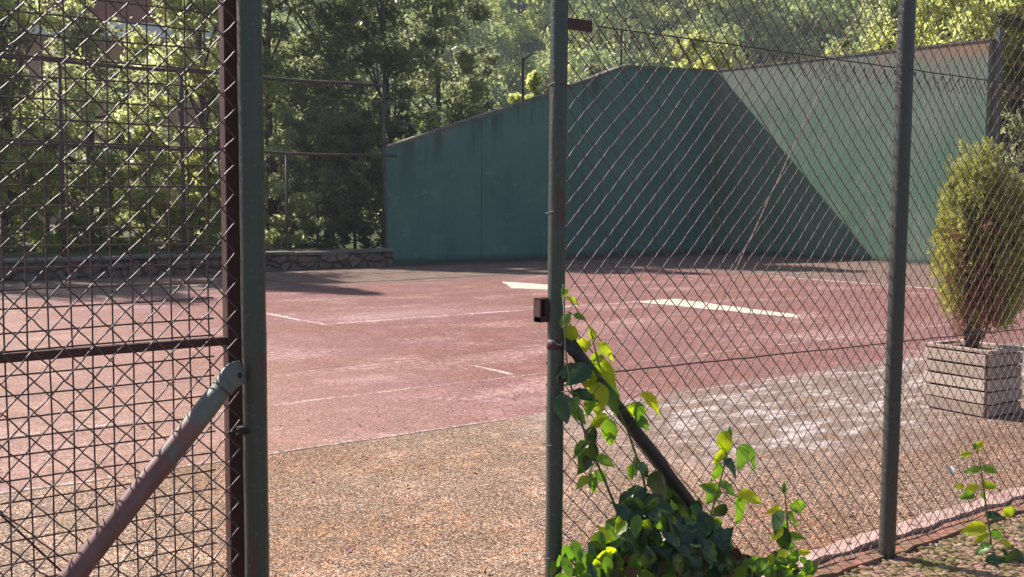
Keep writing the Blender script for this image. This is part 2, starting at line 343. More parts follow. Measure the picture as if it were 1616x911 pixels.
# ------------------------------------------------------------------ kerb + mossy ribbed ground outside the fence
m = MB()
xs = np.arange(-4, 9, .08); rr = np.random.RandomState(3)
def strip(m, y0, y1, h, jit):
    b = len(m.v)
    for i, x in enumerate(xs):
        j = rr.uniform(-jit, jit, 4)
        m.v += [(x, y0 + j[0], -.01), (x, y0 + j[0], h + j[2] * .5), (x, y1 + j[1], h + j[3] * .5), (x, y1 + j[1], -.01)]
    for i in range(len(xs) - 1):
        a = b + 4 * i
        for k in range(3): m.f.append((a + k, a + k + 1, a + k + 5, a + k + 4))
strip(m, 2.71, 2.80, .035, .014); k1 = m.build('kerb', MT['kerb_pale']); tag(k1, kind='structure')
m = MB(); strip(m, 2.60, 2.706, .018, .012); tag(m.build('kerb', MT['kerb_red']), kind='structure')
def lumps():
    V = []; F = []; r = np.random.RandomState(8)
    nu, nv = 7, 4
    ang0 = math.radians(52 - 90 - 22)
    for gx in np.arange(2.6, 5.9, .036):
        for gy in np.arange(1.75, 2.60, .021):
            x = gx + r.uniform(-.012, .012) + .018 * (round(gy / .021) % 2); y = gy + r.uniform(-.005, .005)
            if r.rand() < .04: continue
            L = r.uniform(.022, .034); Wd = r.uniform(.010, .015); Hh = r.uniform(.009, .018); a = ang0 + r.uniform(-.25, .25)
            ca, sa = math.cos(a), math.sin(a); b = len(V)
            for i in range(nu + 1):
                t = i / nu; q = math.sin(PI * t) ** .6
                for j in range(nv + 1):
                    ph = PI * j / nv; lx = (t - .5) * 2 * L; ly = math.cos(ph) * Wd * q; lz = math.sin(ph) * Hh * q
                    V.append((x + lx * ca - ly * sa, y + lx * sa + ly * ca, -.004 + lz + r.uniform(-.001, .001)))
            for i in range(nu):
                for j in range(nv):
                    p = b + i * (nv + 1) + j; F.append((p, p + nv + 1, p + nv + 2, p + 1))
    n = NT('mossy_rib'); rr_ = n.g.outputs['Random Per Island']
    c = n.ramp(rr_, [(0, (.13, .12, .04)), (.35, (.24, .20, .07)), (.6, (.29, .17, .10)), (.8, (.36, .24, .18)), (1, (.46, .35, .26))])
    big = n.noise(4, 3); c = n.mix(n.m_('MULTIPLY', n.sstep(big, .45, .6), .7), c, (.42, .24, .19)); c = n.mix(n.m_('MULTIPLY', n.noise(160, 3), .5), c, (.10, .08, .04))
    n.bump(n.noise(220, 3), .6, .003)
    o = fast('moss', np.array(V), np.array(F), n.done(c, .9, 0, .2), smooth=True); tag(o, 'ribbed mossy ground outside the fence at lower right', 'moss', kind='stuff')
lumps()
m = MB(); m.v = [(-6, -8, -.006), (12, -8, -.006), (12, 2.61, -.006), (-6, 2.61, -.006)]; m.f = [(0, 1, 2, 3)]
concrete('outer_soil', (.16, .10, .07), (.10, .075, .04), 12)
tag(m.build('pavement', MT['outer_soil']), kind='structure')

# ------------------------------------------------------------------ fronton walls
YWL = 21.3; XF = 23.8
def hgt(px, py): p = PY(px, py, YWL + .24); return p[0], p[2] - .07
prof = [(13.12, 2.55)] + [hgt(*a) for a in [(862, 146), (975, 104)]] + [(23.8, 5.02)]
sw = thing('side_wall', 'green painted side wall in shade with a sloping top edge', 'wall', (18.5, YWL, 0))
m = MB(); poly = [(13.12, YWL, -.05)] + [(x, YWL, z) for x, z in prof] + [(23.8, YWL, -.05)]
m.prism(poly[::-1], (0, .22, 0)); m.build('wall_face', green_wall(False), sw)
m = MB()
for (x0, z0), (x1, z1) in zip(prof[:-1], prof[1:]):
    m.prism([(x0, YWL - .035, z0 + .002), (x1, YWL - .035, z1 + .002), (x1, YWL - .035, z1 + .07), (x0, YWL - .035, z0 + .07)], (0, .275, 0))
m.build('coping', MT['coping'], sw)
fw = thing('front_wall', 'faded grey green front wall with a diagonal shadow and rust stained corner', 'wall', (XF, 17, 0))
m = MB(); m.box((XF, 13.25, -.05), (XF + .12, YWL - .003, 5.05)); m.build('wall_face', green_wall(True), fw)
m = MB(); m.box((XF + .123, 13.25, -.05), (XF + .65, YWL - .003, 5.05)); m.build('wall_core', MT['wall_core'], fw)
m = MB(); m.box((XF - .02, 13.22, 5.053), (XF + .67, YWL - .003, 5.10)); m.build('coping', MT['coping'], fw)
m = MB(); m.box((XF + .22, 13.13, -.05), (XF + .34, 13.245, 5.35)); m.build('edge_post', MT['wall_core'], fw)
# net posts on the side wall
for (px, top, base, lab) in ((825, 92, 150, 'thin dark net post with an angled arm on the sloping wall top'), (980, 48, 103, 'thin dark net post with an angled arm on the flat wall top')):
    b = PY(px, base, YWL + .1); t = PY(px, top, YWL + .1)
    th = thing('net_post', lab, 'post', (b[0], b[1], b[2] - .1), 'net posts on the side wall')
    m = MB(); m.tube([(b[0], b[1], b[2] - .15), (b[0], b[1], t[2])], .03, 6); m.build('pole', MT['dark_metal'], th)
    e = PY(px + 14, top - 7, YWL - .1); e2 = PY(px - 30, top + 17, YWL + .5)
    m = MB(); m.tube([(b[0], b[1], t[2] - .05), e], .022, 6); m.tube([(b[0], b[1], t[2] - .1), e2], .008, 4); m.build('arm', MT['dark_metal'], th)

# low stone retaining wall
def stone_mat():
    n = NT('rubble_stone'); v = n.map((1, 1, 1.5)); v2 = n.t.nodes.new('ShaderNodeVectorMath'); v2.operation = 'ADD'
    n.set(v2.inputs[0], v); nn = n.t.nodes.new('ShaderNodeVectorMath'); nn.operation = 'SCALE'; n.set(nn.inputs[0], n.noise(2.5, 3, col=True)); nn.inputs[3].default_value = .35
    n.t.links.new(nn.outputs[0], v2.inputs[1]); v = v2.outputs[0]
    col = n.xyz(n.vor(3.0, v, out='Color'))[0]; e = n.vor(3.0, v, 'DISTANCE_TO_EDGE')
    c = n.ramp(col, [(0, (.15, .08, .065)), (.3, (.24, .16, .12)), (.5, (.22, .11, .095)), (.75, (.30, .22, .18)), (1, (.17, .15, .13))])
    c = n.mix(n.m_('MULTIPLY', n.noise(14, 4), .5), c, (.14, .12, .09)); c = n.mix(n.m_('SUBTRACT', 1, n.sstep(e, .03, .09)), c, (.10, .08, .06))
    n.bump(n.m_('ADD', n.sstep(e, 0, .14), n.m_('MULTIPLY', n.noise(20, 4), .3)), .9, .06); return n.done(c, .9, 0, .2)
st = thing('stone_wall', 'low rubble stone retaining wall under the trees', 'wall', (4, 20.5, 0))
m = MB(); r = np.random.RandomState(5)
X = np.arange(-8, 12.66, .09); Zs = [-.05, .05, .11, .17, .23, .28, .30]; b = 0
for x in X:
    for z in Zs: m.v.append((x, 20.33 + r.uniform(-.035, .03), z))
    m.v.append((x, 20.68, .30))
k = len(Zs) + 1
for i in range(len(X) - 1):
    for j in range(k - 1): a = i * k + j; m.f.append((a, a + k, a + k + 1, a + 1))
e0 = len(m.v); m.v += [(12.62, 20.33, -.05), (12.62, 20.72, -.05), (12.62, 20.72, .30), (12.62, 20.33, .30)]; m.f.append((e0, e0 + 1, e0 + 2, e0 + 3))
m.build('masonry', stone_mat(), st)
m = MB(); x = -8.
while x < 12.5:
    L = min(rnd.uniform(.6, 1.1), 12.64 - x); dz = rnd.uniform(-.012, .012)
    m.box((x + .006, 20.29 + rnd.uniform(-.02, .02), .303 + dz), (x + L - .006, 20.74, .365 + dz)); x += L
m.build('coping', MT['coping'], st, bevel=.012)

# ------------------------------------------------------------------ woven wire mesh
def chainlink(x0, x1, z0, z1, y, cell=.0715, r=.0016, sides=7, seed=0, warp=1., hooks=False, clip=None, ends=False):
    rs = np.random.RandomState(seed); h = cell / 2; nx = int((x1 - x0) / h); nz = int((z1 - z0) / h)
    ph = rs.uniform(0, 6, 8)
    Z0 = z1 - nz * h
    V = []; F = []; b = 0
    ang = np.arange(sides) * 2 * PI / sides
    for i in range(nx):
        xb = x0 + i * h; lev = np.concatenate([np.arange(nz)[:, None] + np.array([0, .09, .5, .91])[None, :]], 0).ravel(); lev = np.append(lev, nz); k = lev
        tri = np.abs(((lev + (i % 2)) % 2) - 1)            # 0..1 zigzag
        x = xb + tri * h * 1.03 - .015 * h; z = Z0 + lev * h
        yy = (tri - .5) * r * 2.2
        dx = warp * (.006 * np.sin(x * 3.1 + z * 2.3 + ph[0]) + .003 * np.sin(x * 11 + z * 7 + ph[1]) + .0006 * np.sin(x * 47 + z * 39 + ph[2]))
        dz = warp * (.006 * np.sin(x * 2.4 - z * 2.9 + ph[3]) + .003 * np.sin(x * 9 + z * 13 + ph[4]) + .0006 * np.sin(x * 53 - z * 41 + ph[2]))
        dy = warp * (.014 * np.sin(x * 2.2 + z * 1.7 + ph[5]) + .004 * np.sin(x * 8 - z * 6 + ph[6]))
        P = np.stack([x + dx + rs.normal(0, .0006 * warp, len(k)), y + yy + dy, z + dz + rs.normal(0, .0006 * warp, len(k))], 1)
        if hooks and (i % 2 == 0):   # top end bent over the line wire
            t = P[-1]; P = np.vstack([P, t + (.006, -.004, .010), t + (.014, 0, .006), t + (.016, .003, -.006)])
        if ends and (i % 2 == 1): P = P[1:]
        if clip is not None: P = P[[clip(p) for p in P]]
        m_ = len(P)
        if m_ < 2: continue
        T = np.gradient(P, axis=0); T /= np.linalg.norm(T, axis=1)[:, None] + 1e-9
        U = np.cross(T, [0, 1., 0]); U /= np.linalg.norm(U, axis=1)[:, None] + 1e-9; Wv = np.cross(T, U)
        R = P[:, None, :] + r * (np.cos(ang)[None, :, None] * U[:, None, :] + np.sin(ang)[None, :, None] * Wv[:, None, :])
        V.append(R.reshape(-1, 3))
        ii, jj = np.meshgrid(np.arange(m_ - 1), np.arange(sides), indexing='ij'); a = b + ii * sides + jj; c = b + ii * sides + (jj + 1) % sides
        F.append(np.stack([a, c, c + sides, a + sides], -1).reshape(-1, 4)); b += m_ * sides
    return np.vstack(V), np.vstack(F)
FY = 2.66
XC, XL, XR = 2.243, 1.226, 4.052
# right hand fence
f = thing('chain_link_fence', 'rusty chain link fence right of the gateway with two posts', 'fence', (3.4, FY, 0))
V, F = chainlink(XC - .01, 6.9, .012, 2.02, FY, seed=1, hooks=True, r=.0019); fast('mesh_panel', V, F, MT['rust_wire'], f, True)
V, F = chainlink(XC - .005, 6.9, 1.93, 2.75, FY + .006, seed=2, ends=True, r=.0019, warp=.8); fast('mesh_panel', V, F, MT['rust_wire'], f, True)
def sagline(p0, p1, n, sag, jit=0, seed=0):
    r_ = random.Random(seed); return [np.array(p0) + (np.array(p1) - np.array(p0)) * i / n - np.array([0, 0, sag * 4 * (i / n) * (1 - i / n)]) + np.array([0, r_.uniform(-jit, jit), r_.uniform(-jit, jit)]) for i in range(n + 1)]
m = MB(); m.tube(sagline((XC + .17, FY, 2.043), (6.9, FY, 2.03), 60, .0, .0015), .0028, 6); m.build('line_wire', MT['rust_wire'], f, True)
m = MB(); m.tube(sagline((XC, FY - .004, .93), (6.9, FY - .004, .86), 60, .0, .0015, 3), .0028, 6); m.build('line_wire', MT['rust_wire'], f, True)
m = MB(); m.tube(sagline((XC, FY, .022), (6.9, FY, .02), 60, .0, .003, 5), .0024, 6); m.build('line_wire', MT['rust_wire'], f, True)
def post(x, y, r, z1, mat, parent, lean=0., rim=True, seed=0):
    m = MB(); r_ = random.Random(seed); k = 26
    m.tube([(x + lean * (i / k) * z1 + r_.uniform(-.0006, .0006), y + r_.uniform(-.0006, .0006), -.06 + (z1 + .06) * i / k) for i in range(k + 1)], [r * r_.uniform(.985, 1.01) for i in range(k + 1)], 28)
    return m.build('post', mat, parent, True)
post(XC, 2.645, .0275, 2.75, MT['green_paint'], f, .0, seed=1)
post(XR + .0, 2.615, .034, 2.75, MT['dark_post_paint'], f, .0035, seed=2)
post(6.55, 2.615, .034, 2.75, MT['dark_post_paint'], f, 0, seed=3)
# bracket at the top of the centre post
m = MB(); a = PY(888, 22, 2.62); bq = PY(935, 42, 2.64)
m.prism([(XC + .015, 2.64, a[2] - .004), (bq[0], 2.64, bq[2] + .018), (bq[0], 2.64, bq[2] - .018), (XC + .015, 2.64, a[2] - .040)], (0, .006, 0))
o = m.build('bracket', MT['red_oxide'], f, bevel=.002)
# rust collar + wire knot on the centre post
m = MB(); zc = PY(872, 545, 2.62)[2]; m.tube([(XC, 2.645, zc - .016), (XC, 2.645, zc + .014)], .0286, 24); m.build('collar', MT['red_oxide'], f, True)
m = MB(); q = np.array([XC - .024, 2.62, zc + .004]); m.tube([q + (0, 0, 0), q + (-.006, -.006, .008), q + (-.016, -.002, .014)], .0015, 5); m.tube([q + (.002, -.004, 0), q + (.012, -.014, -.004), q + (.02, -.012, .006)], .0015, 5); m.build('tie_wire', MT['galv'], f, True)
for pxs, rr0, yy0, zs in ((XC, .0285, 2.645, (.35, .72, 1.45, 1.85, 2.2)), (XR + .004, .0355, 2.615, (.3, .75, 1.2, 1.6, 2.02, 2.35))):
    for z_ in zs:
        z_ += .0035 * math.sin(z_ * 40); m = MB(); m.tube([(pxs + (.0035 * z_ if pxs > 4 else 0) + rr0 * math.cos(a), yy0 + rr0 * math.sin(a) + (.012 if math.sin(a) > .6 else 0), z_ + .004 * math.sin(a * 2)) for a in np.linspace(-.3 * PI, 1.5 * PI, 18)], .0014, 5); m.build('tie_wire', MT['rust_wire'], f, True)
# latch keeper
zl = PY(854, 490, 2.66); m = MB(); lx = PY(851, 490, 2.66)[0]; h = .038
for lo, hi in (((lx, 2.655, zl[2] - h), (lx + .006, 2.685, zl[2] + h)), ((lx, 2.655, zl[2] + h - .006), (XC - .018, 2.685, zl[2] + h)), ((lx, 2.655, zl[2] - h), (XC - .018, 2.685, zl[2] - h + .018)), ((lx + .021, 2.653, zl[2] - h), (XC - .016, 2.687, zl[2] + h))): m.box(lo, hi)
m.box((lx, 2.682, zl[2] - h), (XC - .016, 2.690, zl[2] + h))
m.build('latch_keeper', MT['red_oxide'], f, bevel=.0015)
# diagonal brace on the right of the centre post
def brace(pA, pB, r, mat, parent, elbow, flat=True):
    pA, pB = np.array(pA), np.array(pB); d = (pB - pA); d /= np.linalg.norm(d); end = pB + d * (pB[2] + .05) / max(1e-3, -d[2])
    m = MB(); k = 24; r_ = random.Random(7)
    m.tube([pA + (end - pA) * i / k + np.array([r_.uniform(-.001, .001) for _ in range(3)]) for i in range(k + 1)], [r * (.8 if i == 0 else r_.uniform(.97, 1.03)) for i in range(k + 1)], 20)
    o = m.build('brace', mat, parent, True)
    m = MB(); e = np.array(elbow); K = 10; R0 = np.array([0, 1., 0])
    rows = []
    for i in range(K + 1):                   # pipe end hammered flat and bent over to the post
        t = i / K; c = pA - d * (-.02 + .045 * min(1, t * 1.6)); c = c * (1 - max(0, (t - .45) / .55)) + e * max(0, (t - .45) / .55)
        tg = -d * (1 - t) + (e - pA) / np.linalg.norm(e - pA) * t; tg /= np.linalg.norm(tg); sdv = np.cross(tg, R0); sdv /= np.linalg.norm(sdv)
        fl = min(1, t * 1.7); a_, b_ = r * (1.0 + .22 * fl) * (1 - .25 * max(0, t - .6)), r * (1.03 - .86 * fl)
        rows.append([tuple(c + sdv * a_ * math.cos(q) + R0 * b_ * math.sin(q)) for q in np.linspace(0, 2 * PI, 17)[:-1]])
    for rw in rows: m.v += rw
    for i in range(K):
        for j in range(16): p_ = i * 16 + j; q_ = i * 16 + (j + 1) % 16; m.f.append((p_, q_, q_ + 16, p_ + 16))
    m.f.append(tuple(K * 16 + j for j in range(16)))
    be = m.build('brace_end', mat, parent, True)
    bc = pA * .35 + e * .65; m = MB(); m.tube([bc + (0, -.004, 0), bc + (0, -.014, 0)], .0075, 6); m.build('bolt', MT['dark_metal'], be)
    return o
brace(PY(903, 548, 2.60), PY(1085, 790, 2.58), .0225, MT['black_pipe'], f, (XC + .01, 2.63, 1.045))
m = MB(); a = PY(888, 598, 2.60); bb = PY(945, 601, 2.60); m.box((a[0] - .02, 2.60, a[2] - .012), (bb[0], 2.605, a[2] + .010)); m.build('strap', MT['black_pipe'], f)
# pale guy wire from the post top to the court
g0 = np.array([XR + .012, 2.66, 2.62]); g1 = G(1034, 700)
m = MB(); m.tube(sagline(g0, g1, 30, -.02, .003, 9), .0028, 6); o = m.build('guy_wire', MT['galv'], None, True)
tag(o, 'thin pale wire slanting down behind the right fence to the court', 'wire')

# left hand fence
f = thing('chain_link_fence', 'rusty chain link fence left of the gateway with a sloping pipe brace', 'fence', (0, FY, 0))
V, F = chainlink(-1.6, 1.19, .01, 2.75, FY, seed=11, r=.0019, warp=1.2); fast('mesh_panel', V, F, MT['rust_wire'], f, True)
post(XL, 2.645, .0315, 2.75, MT['green_paint'], f, -.002, seed=6)
post(-1.4, 2.615, .031, 2.75, MT['dark_post_paint'], f, 0, seed=8)
def bracem():
    n = NT('worn_pipe_paint'); z = n.xyz()[2]; f = n.noise(24, 5, n.map((1, 1, .5)))
    k = n.sstep(n.m_('ADD', z, n.m_('MULTIPLY', n.m_('SUBTRACT', f, .5), .35)), .88, .95)
    c = n.mix(k, n.mix(n.sstep(f, .4, .6), (.26, .115, .10), (.19, .085, .075)), (.18, .18, .15)); c = n.mix(n.m_('MULTIPLY', n.noise(90, 3), .4), c, (.10, .06, .05))
    n.bump(f, .3, .003); return n.done(c, .5, 0, .5)
brace(PY(358, 604, 2.60), PY(128, 893, 2.56), .028, bracem(), f, (XL - .04, 2.63, PY(372, 590, 2.6)[2]))
m = MB(); z0 = PY(370, 684, 2.63)[2]; m.tube([(XL - .075, 2.65, z0 - .004), (XL - .05, 2.64, z0 + .004), (XL - .02, 2.625, z0)], .004, 6); m.box((XL - .052, 2.632, z0 - .008), (XL - .022, 2.655, z0 + .012)); m.build('tie_wire', MT['dark_metal'], f)

# gate leaf swung back behind the left fence
gt = thing('metal_gate', 'rusty red gate leaf of square wire grid folded back behind the left fence', 'gate', (1.19, 2.72, 0))
GY = 2.725; gx1 = PY(378, 500, GY)[0]; gx0 = gx1 - 1.02
m = MB()
m.box((gx1 - .040, GY - .018, .06), (gx1, GY + .018, 2.42)); m.box((gx0, GY - .018, .06), (gx0 + .04, GY + .018, 2.42))
m.box((gx0 + .041, GY - .017, .06), (gx1 - .041, GY + .017, .10)); m.box((gx0 + .041, GY - .017, 2.38), (gx1 - .041, GY + .017, 2.42)); m.build('frame', MT['red_oxide'], gt, bevel=.003)
zb = PY(185, 551, GY)[2]; m = MB(); m.box((gx0 + .041, GY - .012, zb - .011), (gx1 - .041, GY + .012, zb + .011)); m.build('crossbar', MT['red_oxide'], gt, bevel=.002)
m = MB(); m.tube([PY(-60, 755, GY - .002), PY(98, 903, GY - .002), PY(330, 1130, GY - .002)], .003, 6); m.build('diagonal_rod', MT['red_oxide'], gt)
m = MB(); r = random.Random(2); pitch = .0495
x = gx1 - .041 - pitch * .8
while x > gx0 + .05:
    px_ = r.uniform(0, 6); m.tube([(x + .0015 * math.sin(z * 9 + px_), GY + .008 + .001 * math.sin(z * 60), z) for z in np.arange(.09, 2.40, .045)], .0023, 5, False); x -= pitch * r.uniform(.96, 1.04)
z = .13
while z < 2.37:
    pz = r.uniform(0, 6); dz = r.uniform(-.004, .004)
    m.tube([(x_, GY + .004 + .001 * math.sin(x_ * 60), z + dz + .0025 * math.sin(x_ * 5 + pz)) for x_ in np.arange(gx0 + .03, gx1 - .03, .04)], .0023, 5, False); z += pitch * r.uniform(.96, 1.04)
m.build('wire_grid', MT['rust_wire'], gt, True)
for z in (.55, 1.9):
    m = MB(); m.tube([(gx1 + .012, GY - .005, z - .05), (gx1 + .012, GY - .005, z + .05)], .011, 12); m.build('hinge', MT['red_oxide'], gt, True)

# tall far fence on the stone wall
f = thing('tall_fence', 'tall rusty chain link fence standing on the low stone wall', 'fence', (5, 20.95, 0))
def hz(px, py, y=20.95): return PY(px, py, y)
top = hz(606, 137)[2]; mid = hz(410, 240)[2]; xe = hz(606, 137)[0]
V, F = chainlink(-5, xe, .32, top, 20.99, cell=.10, r=.0013, sides=3, seed=21, warp=2.0); fast('mesh_panel', V, F, MT['far_rust'], f)
for (px, zt) in ((606, top + .06), (452, mid), (288, top), (97, top), (-60, top)):
    x = hz(px, 240)[0]; m = MB(); m.tube([(x, 20.95, .3), (x, 20.95, zt)], .038 if zt > 3 else .03, 10); m.build('post', MT['far_rust'], f, True)
for zz, rr_ in ((top, .035), (mid, .028)):
    m = MB(); m.tube([(-5 + (xe + 5 + (.3 if zz == mid else 0)) * i / 20, 20.93, zz + .02 * math.sin(i * 1.7)) for i in range(21)], rr_, 8); m.build('rail', MT['far_rust'], f, True)

# ------------------------------------------------------------------ vegetation
def barkm():
    n = NT('bark'); f = n.noise(12, 5, n.map((1, 1, .2))); n.bump(f, .8, .03); return n.done(n.ramp(f, [(.3, (.045, .035, .028)), (.7, (.15, .12, .095))]), .9, 0, .2)
BARK = barkm()
LM = {
 'light': leafmat('light_leaves', [(.15, .18, .065), (.22, .25, .10), (.15, .19, .10)], (.86, .92, .46), .6),
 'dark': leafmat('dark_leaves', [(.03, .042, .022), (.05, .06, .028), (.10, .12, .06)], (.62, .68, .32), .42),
 'yellow': leafmat('yellow_leaves', [(.14, .17, .035), (.20, .22, .05), (.12, .16, .05)], (.88, .93, .32), .6),
 'olive': leafmat('olive_leaves', [(.08, .095, .04), (.12, .13, .055), (.08, .09, .05)], (.62, .65, .34), .5),
 'wood': leafmat('wood_leaves', [(.24, .30, .11), (.34, .39, .14), (.28, .33, .16), (.19, .25, .11)], (.75, .85, .38), .42, .7, .1, .11, 1.),
}
def leaves(centers, radii, per, size, rs, shell=.75, outw=.5):
    n = len(centers); idx = np.repeat(np.arange(n), per); k = len(idx)
    d = rs.normal(size=(k, 3)); d /= np.linalg.norm(d, axis=1)[:, None]
    rad = radii[idx] * (rs.uniform(0, 1, k) ** (.45 if shell else .33))
    P = centers[idx] + d * rad[:, None] * np.array([1, 1, .75]) + rs.normal(0, .12, (k, 3)) * radii[idx][:, None]
    nrm = rs.normal(size=(k, 3)) + np.array([0, 0, .7]) + d * outw; nrm /= np.linalg.norm(nrm, axis=1)[:, None]
    u = np.cross(nrm, rs.normal(size=(k, 3))); u /= np.linalg.norm(u, axis=1)[:, None]; v = np.cross(nrm, u)
    s = (size * rs.uniform(.55, 1.35, k))[:, None]
    V = np.stack([P - u * s, P + v * s * .42 + nrm * s * .1, P + u * s, P - v * s * .42 + nrm * s * .1], 1).reshape(-1, 3)
    return V, np.arange(4 * k).reshape(-1, 4)
def tree(name, label, cat, x, y, z0, h, r, mat, ncl, per, size, seed, base=.15, group=None, trunk_r=.14, lean=(0, 0), top_w=.5):
    rs = np.random.RandomState(seed); root = thing(name, label, cat, (x, y, z0), group)
    cs = []; rad = []
    while len(cs) < ncl:
        t = rs.uniform(base, 1.0); prof = (math.sin(PI * min(1, (t - base) / (1 - base) * .93 + .07)) ** .55) * (1 - (1 - top_w) * t)
        a = rs.uniform(0, 2 * PI); q = r * prof * math.sqrt(rs.uniform(.05, 1)) * (1 + .28 * math.sin(3 * a + seed) * math.cos(t * 7 + seed))
        cs.append((x + q * math.cos(a) + lean[0] * t, y + q * math.sin(a) + lean[1] * t, z0 + t * h * (.93 + .07 * math.sin(2 * a + seed)))); rad.append(r * rs.uniform(.10, .23))
    cs = np.array(cs); rad = np.array(rad)
    V, F = leaves(cs, rad, int(per * (.7 if mat == 'dark' else .55)), size * 1.5, rs, outw=.9); fast('crown', V, F, LM[mat], root)
    m = MB(); rn = random.Random(seed); ph = rn.uniform(0, 6)
    ax = lambda t: np.array([x + lean[0] * t + .12 * r * math.sin(t * 5 + ph) * t, y + lean[1] * t + .12 * r * math.cos(t * 4 + ph) * t, z0 - .1 + t * h])
    m.tube([ax(i / 10 * .92) for i in range(11)], [trunk_r * (1.25 if i == 0 else 1) * (1 - .088 * i) for i in range(11)], 8)
    for i in rs.permutation(ncl)[:min(ncl, 26)]:
        c = cs[i]; t = max(.08, min(.85, (c[2] - z0) / h - rs.uniform(.1, .25))); a0 = ax(t); md = (a0 + c) / 2 + rs.normal(0, .05 * r, 3) + (0, 0, -.04 * h * .3)
        m.tube([a0, md, c], [trunk_r * .42 * (1 - t * .6), trunk_r * .25 * (1 - t * .5), .01], 5, False)
    m.build('trunk', BARK, root, True)
    return root
TG = 'trees behind the stone wall'
T = [  # px, depth, h, r, mat, clusters, per, leaf, seed, base, label
 (10, 25.5, 9.5, 2.6, 'light', 95, 300, .055, 1, .12, 'light green tree at the far left edge behind the fence'),
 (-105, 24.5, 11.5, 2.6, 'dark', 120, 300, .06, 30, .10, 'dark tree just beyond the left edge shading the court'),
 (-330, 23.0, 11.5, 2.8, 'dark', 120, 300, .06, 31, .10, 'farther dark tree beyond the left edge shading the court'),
 (140, 30, 6.6, 2.4, 'olive', 80, 260, .055, 2, .10, 'thin leaved tree standing before the orange house'),
 (225, 33, 6.2, 2.0, 'light', 60, 260, .055, 3, .10, 'short light tree before the right half of the orange house'),
 (322, 27.5, 8.8, 2.2, 'light', 120, 320, .055, 4, .08, 'bright feathery tree just left of the green gate post'),
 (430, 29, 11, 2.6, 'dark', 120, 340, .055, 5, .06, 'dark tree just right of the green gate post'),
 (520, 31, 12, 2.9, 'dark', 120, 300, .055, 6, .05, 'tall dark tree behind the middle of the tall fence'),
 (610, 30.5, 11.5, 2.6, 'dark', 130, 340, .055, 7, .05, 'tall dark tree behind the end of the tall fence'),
 (690, 36, 11.5, 2.4, 'olive', 120, 340, .06, 8, .05, 'olive tree rising above the low end of the green wall'),
 (745, 43, 7.5, 1.9, 'olive', 80, 300, .06, 9, .1, 'rounded yellowish tree above the sloping wall top'),
]
for px, dz, h, r, mt, nc, per, ls, sd_, base, lab in T:
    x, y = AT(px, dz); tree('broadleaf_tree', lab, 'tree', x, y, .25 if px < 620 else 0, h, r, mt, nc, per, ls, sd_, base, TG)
B = [  # bushes behind the tall fence
 (-10, 23.0, 2.6, 1.2, 'yellow', 'sunlit yellow green bush at the far left edge'), (75, 23.3, 2.9, 1.1, 'yellow', 'yellow green bush second from the left edge'),
 (160, 24.2, 2.2, 1.1, 'light', 'low green bush below the orange house'), (232, 24.0, 2.7, 1.1, 'yellow', 'bright yellow bush in the middle of the left fence'),
 (300, 24.6, 2.4, 1.0, 'yellow', 'bright bush nearest the left side of the gate post'), (350, 25.2, 3.3, 1.1, 'light', 'green bush hidden behind the rusty gate stile'),
 (440, 25.6, 3.2, 1.2, 'light', 'sun flecked bush right of the green gate post'), (500, 26.2, 3.6, 1.3, 'dark', 'dark bush behind the middle of the tall fence'),
 (560, 26.6, 3.2, 1.3, 'olive', 'olive bush left of the tall fence end post'), (606, 27.6, 4.2, 1.2, 'dark', 'dark bush beside the end of the green wall')]
for i, (px, dz, h, r, mt, lab) in enumerate(B):
    x, y = AT(px, dz); y = max(y, 21.2 + r * .8); tree('bush', lab, 'bush', x, y, .25, h, r, mt, 46, 230, .045, 40 + i, .0, 'bushes behind the tall fence', .04, top_w=.8)
# behind the green walls
x, y = AT(850, 31.5); tree('shrub', 'bright lime green shrub peeping over the sloping wall by the centre post', 'shrub', x, y, 0, 5.1, 1.1, 'yellow', 40, 240, .07, 61, .3, 'shrubs behind the green walls', .05, top_w=.8)
x, y = AT(1090, 37); tree('shrub', 'yellow green shrub above the inner corner of the green walls', 'shrub', x, y, 0, 6.8, 2.0, 'yellow', 60, 240, .07, 62, .3, 'shrubs behind the green walls', .06, top_w=.9)
x, y = AT(935, 40); tree('shrub', 'brownish green shrub above the bend in the wall top', 'shrub', x, y, 0, 6.2, 1.7, 'olive', 50, 240, .07, 63, .3, 'shrubs behind the green walls', .06, top_w=.9)
x, y = AT(1345, 36); tree('shrub', 'pale green shrub above the front wall left of the right post', 'shrub', x, y, 0, 7.2, 1.5, 'yellow', 50, 260, .07, 64, .3, 'shrubs behind the green walls', .06, top_w=.8)
RT = [(1400, 40, 9.0, 2.2, 'light', 71, 'light green tree behind the right post'), (1480, 34, 10, 2.8, 'yellow', 72, 'yellow leaved tree over the end of the front wall'),
      (1590, 29, 11.5, 3.4, 'yellow', 73, 'large leafy tree at the right edge beyond the wall end'), (1690, 27, 9, 2.6, 'dark', 74, 'dark tree beyond the right edge of the court'),
      (1610, 33, 8, 3.2, 'dark', 75, 'shaded tree deep behind the wall end')]
for px, dz, h, r, mt, sd_, lab in RT:
    x, y = AT(px, dz); tree('broadleaf_tree', lab, 'tree', x, y, 0, h, r, mt, 120, 330, .07, sd_, .42 if px == 1590 else .06, 'trees behind the front wall')
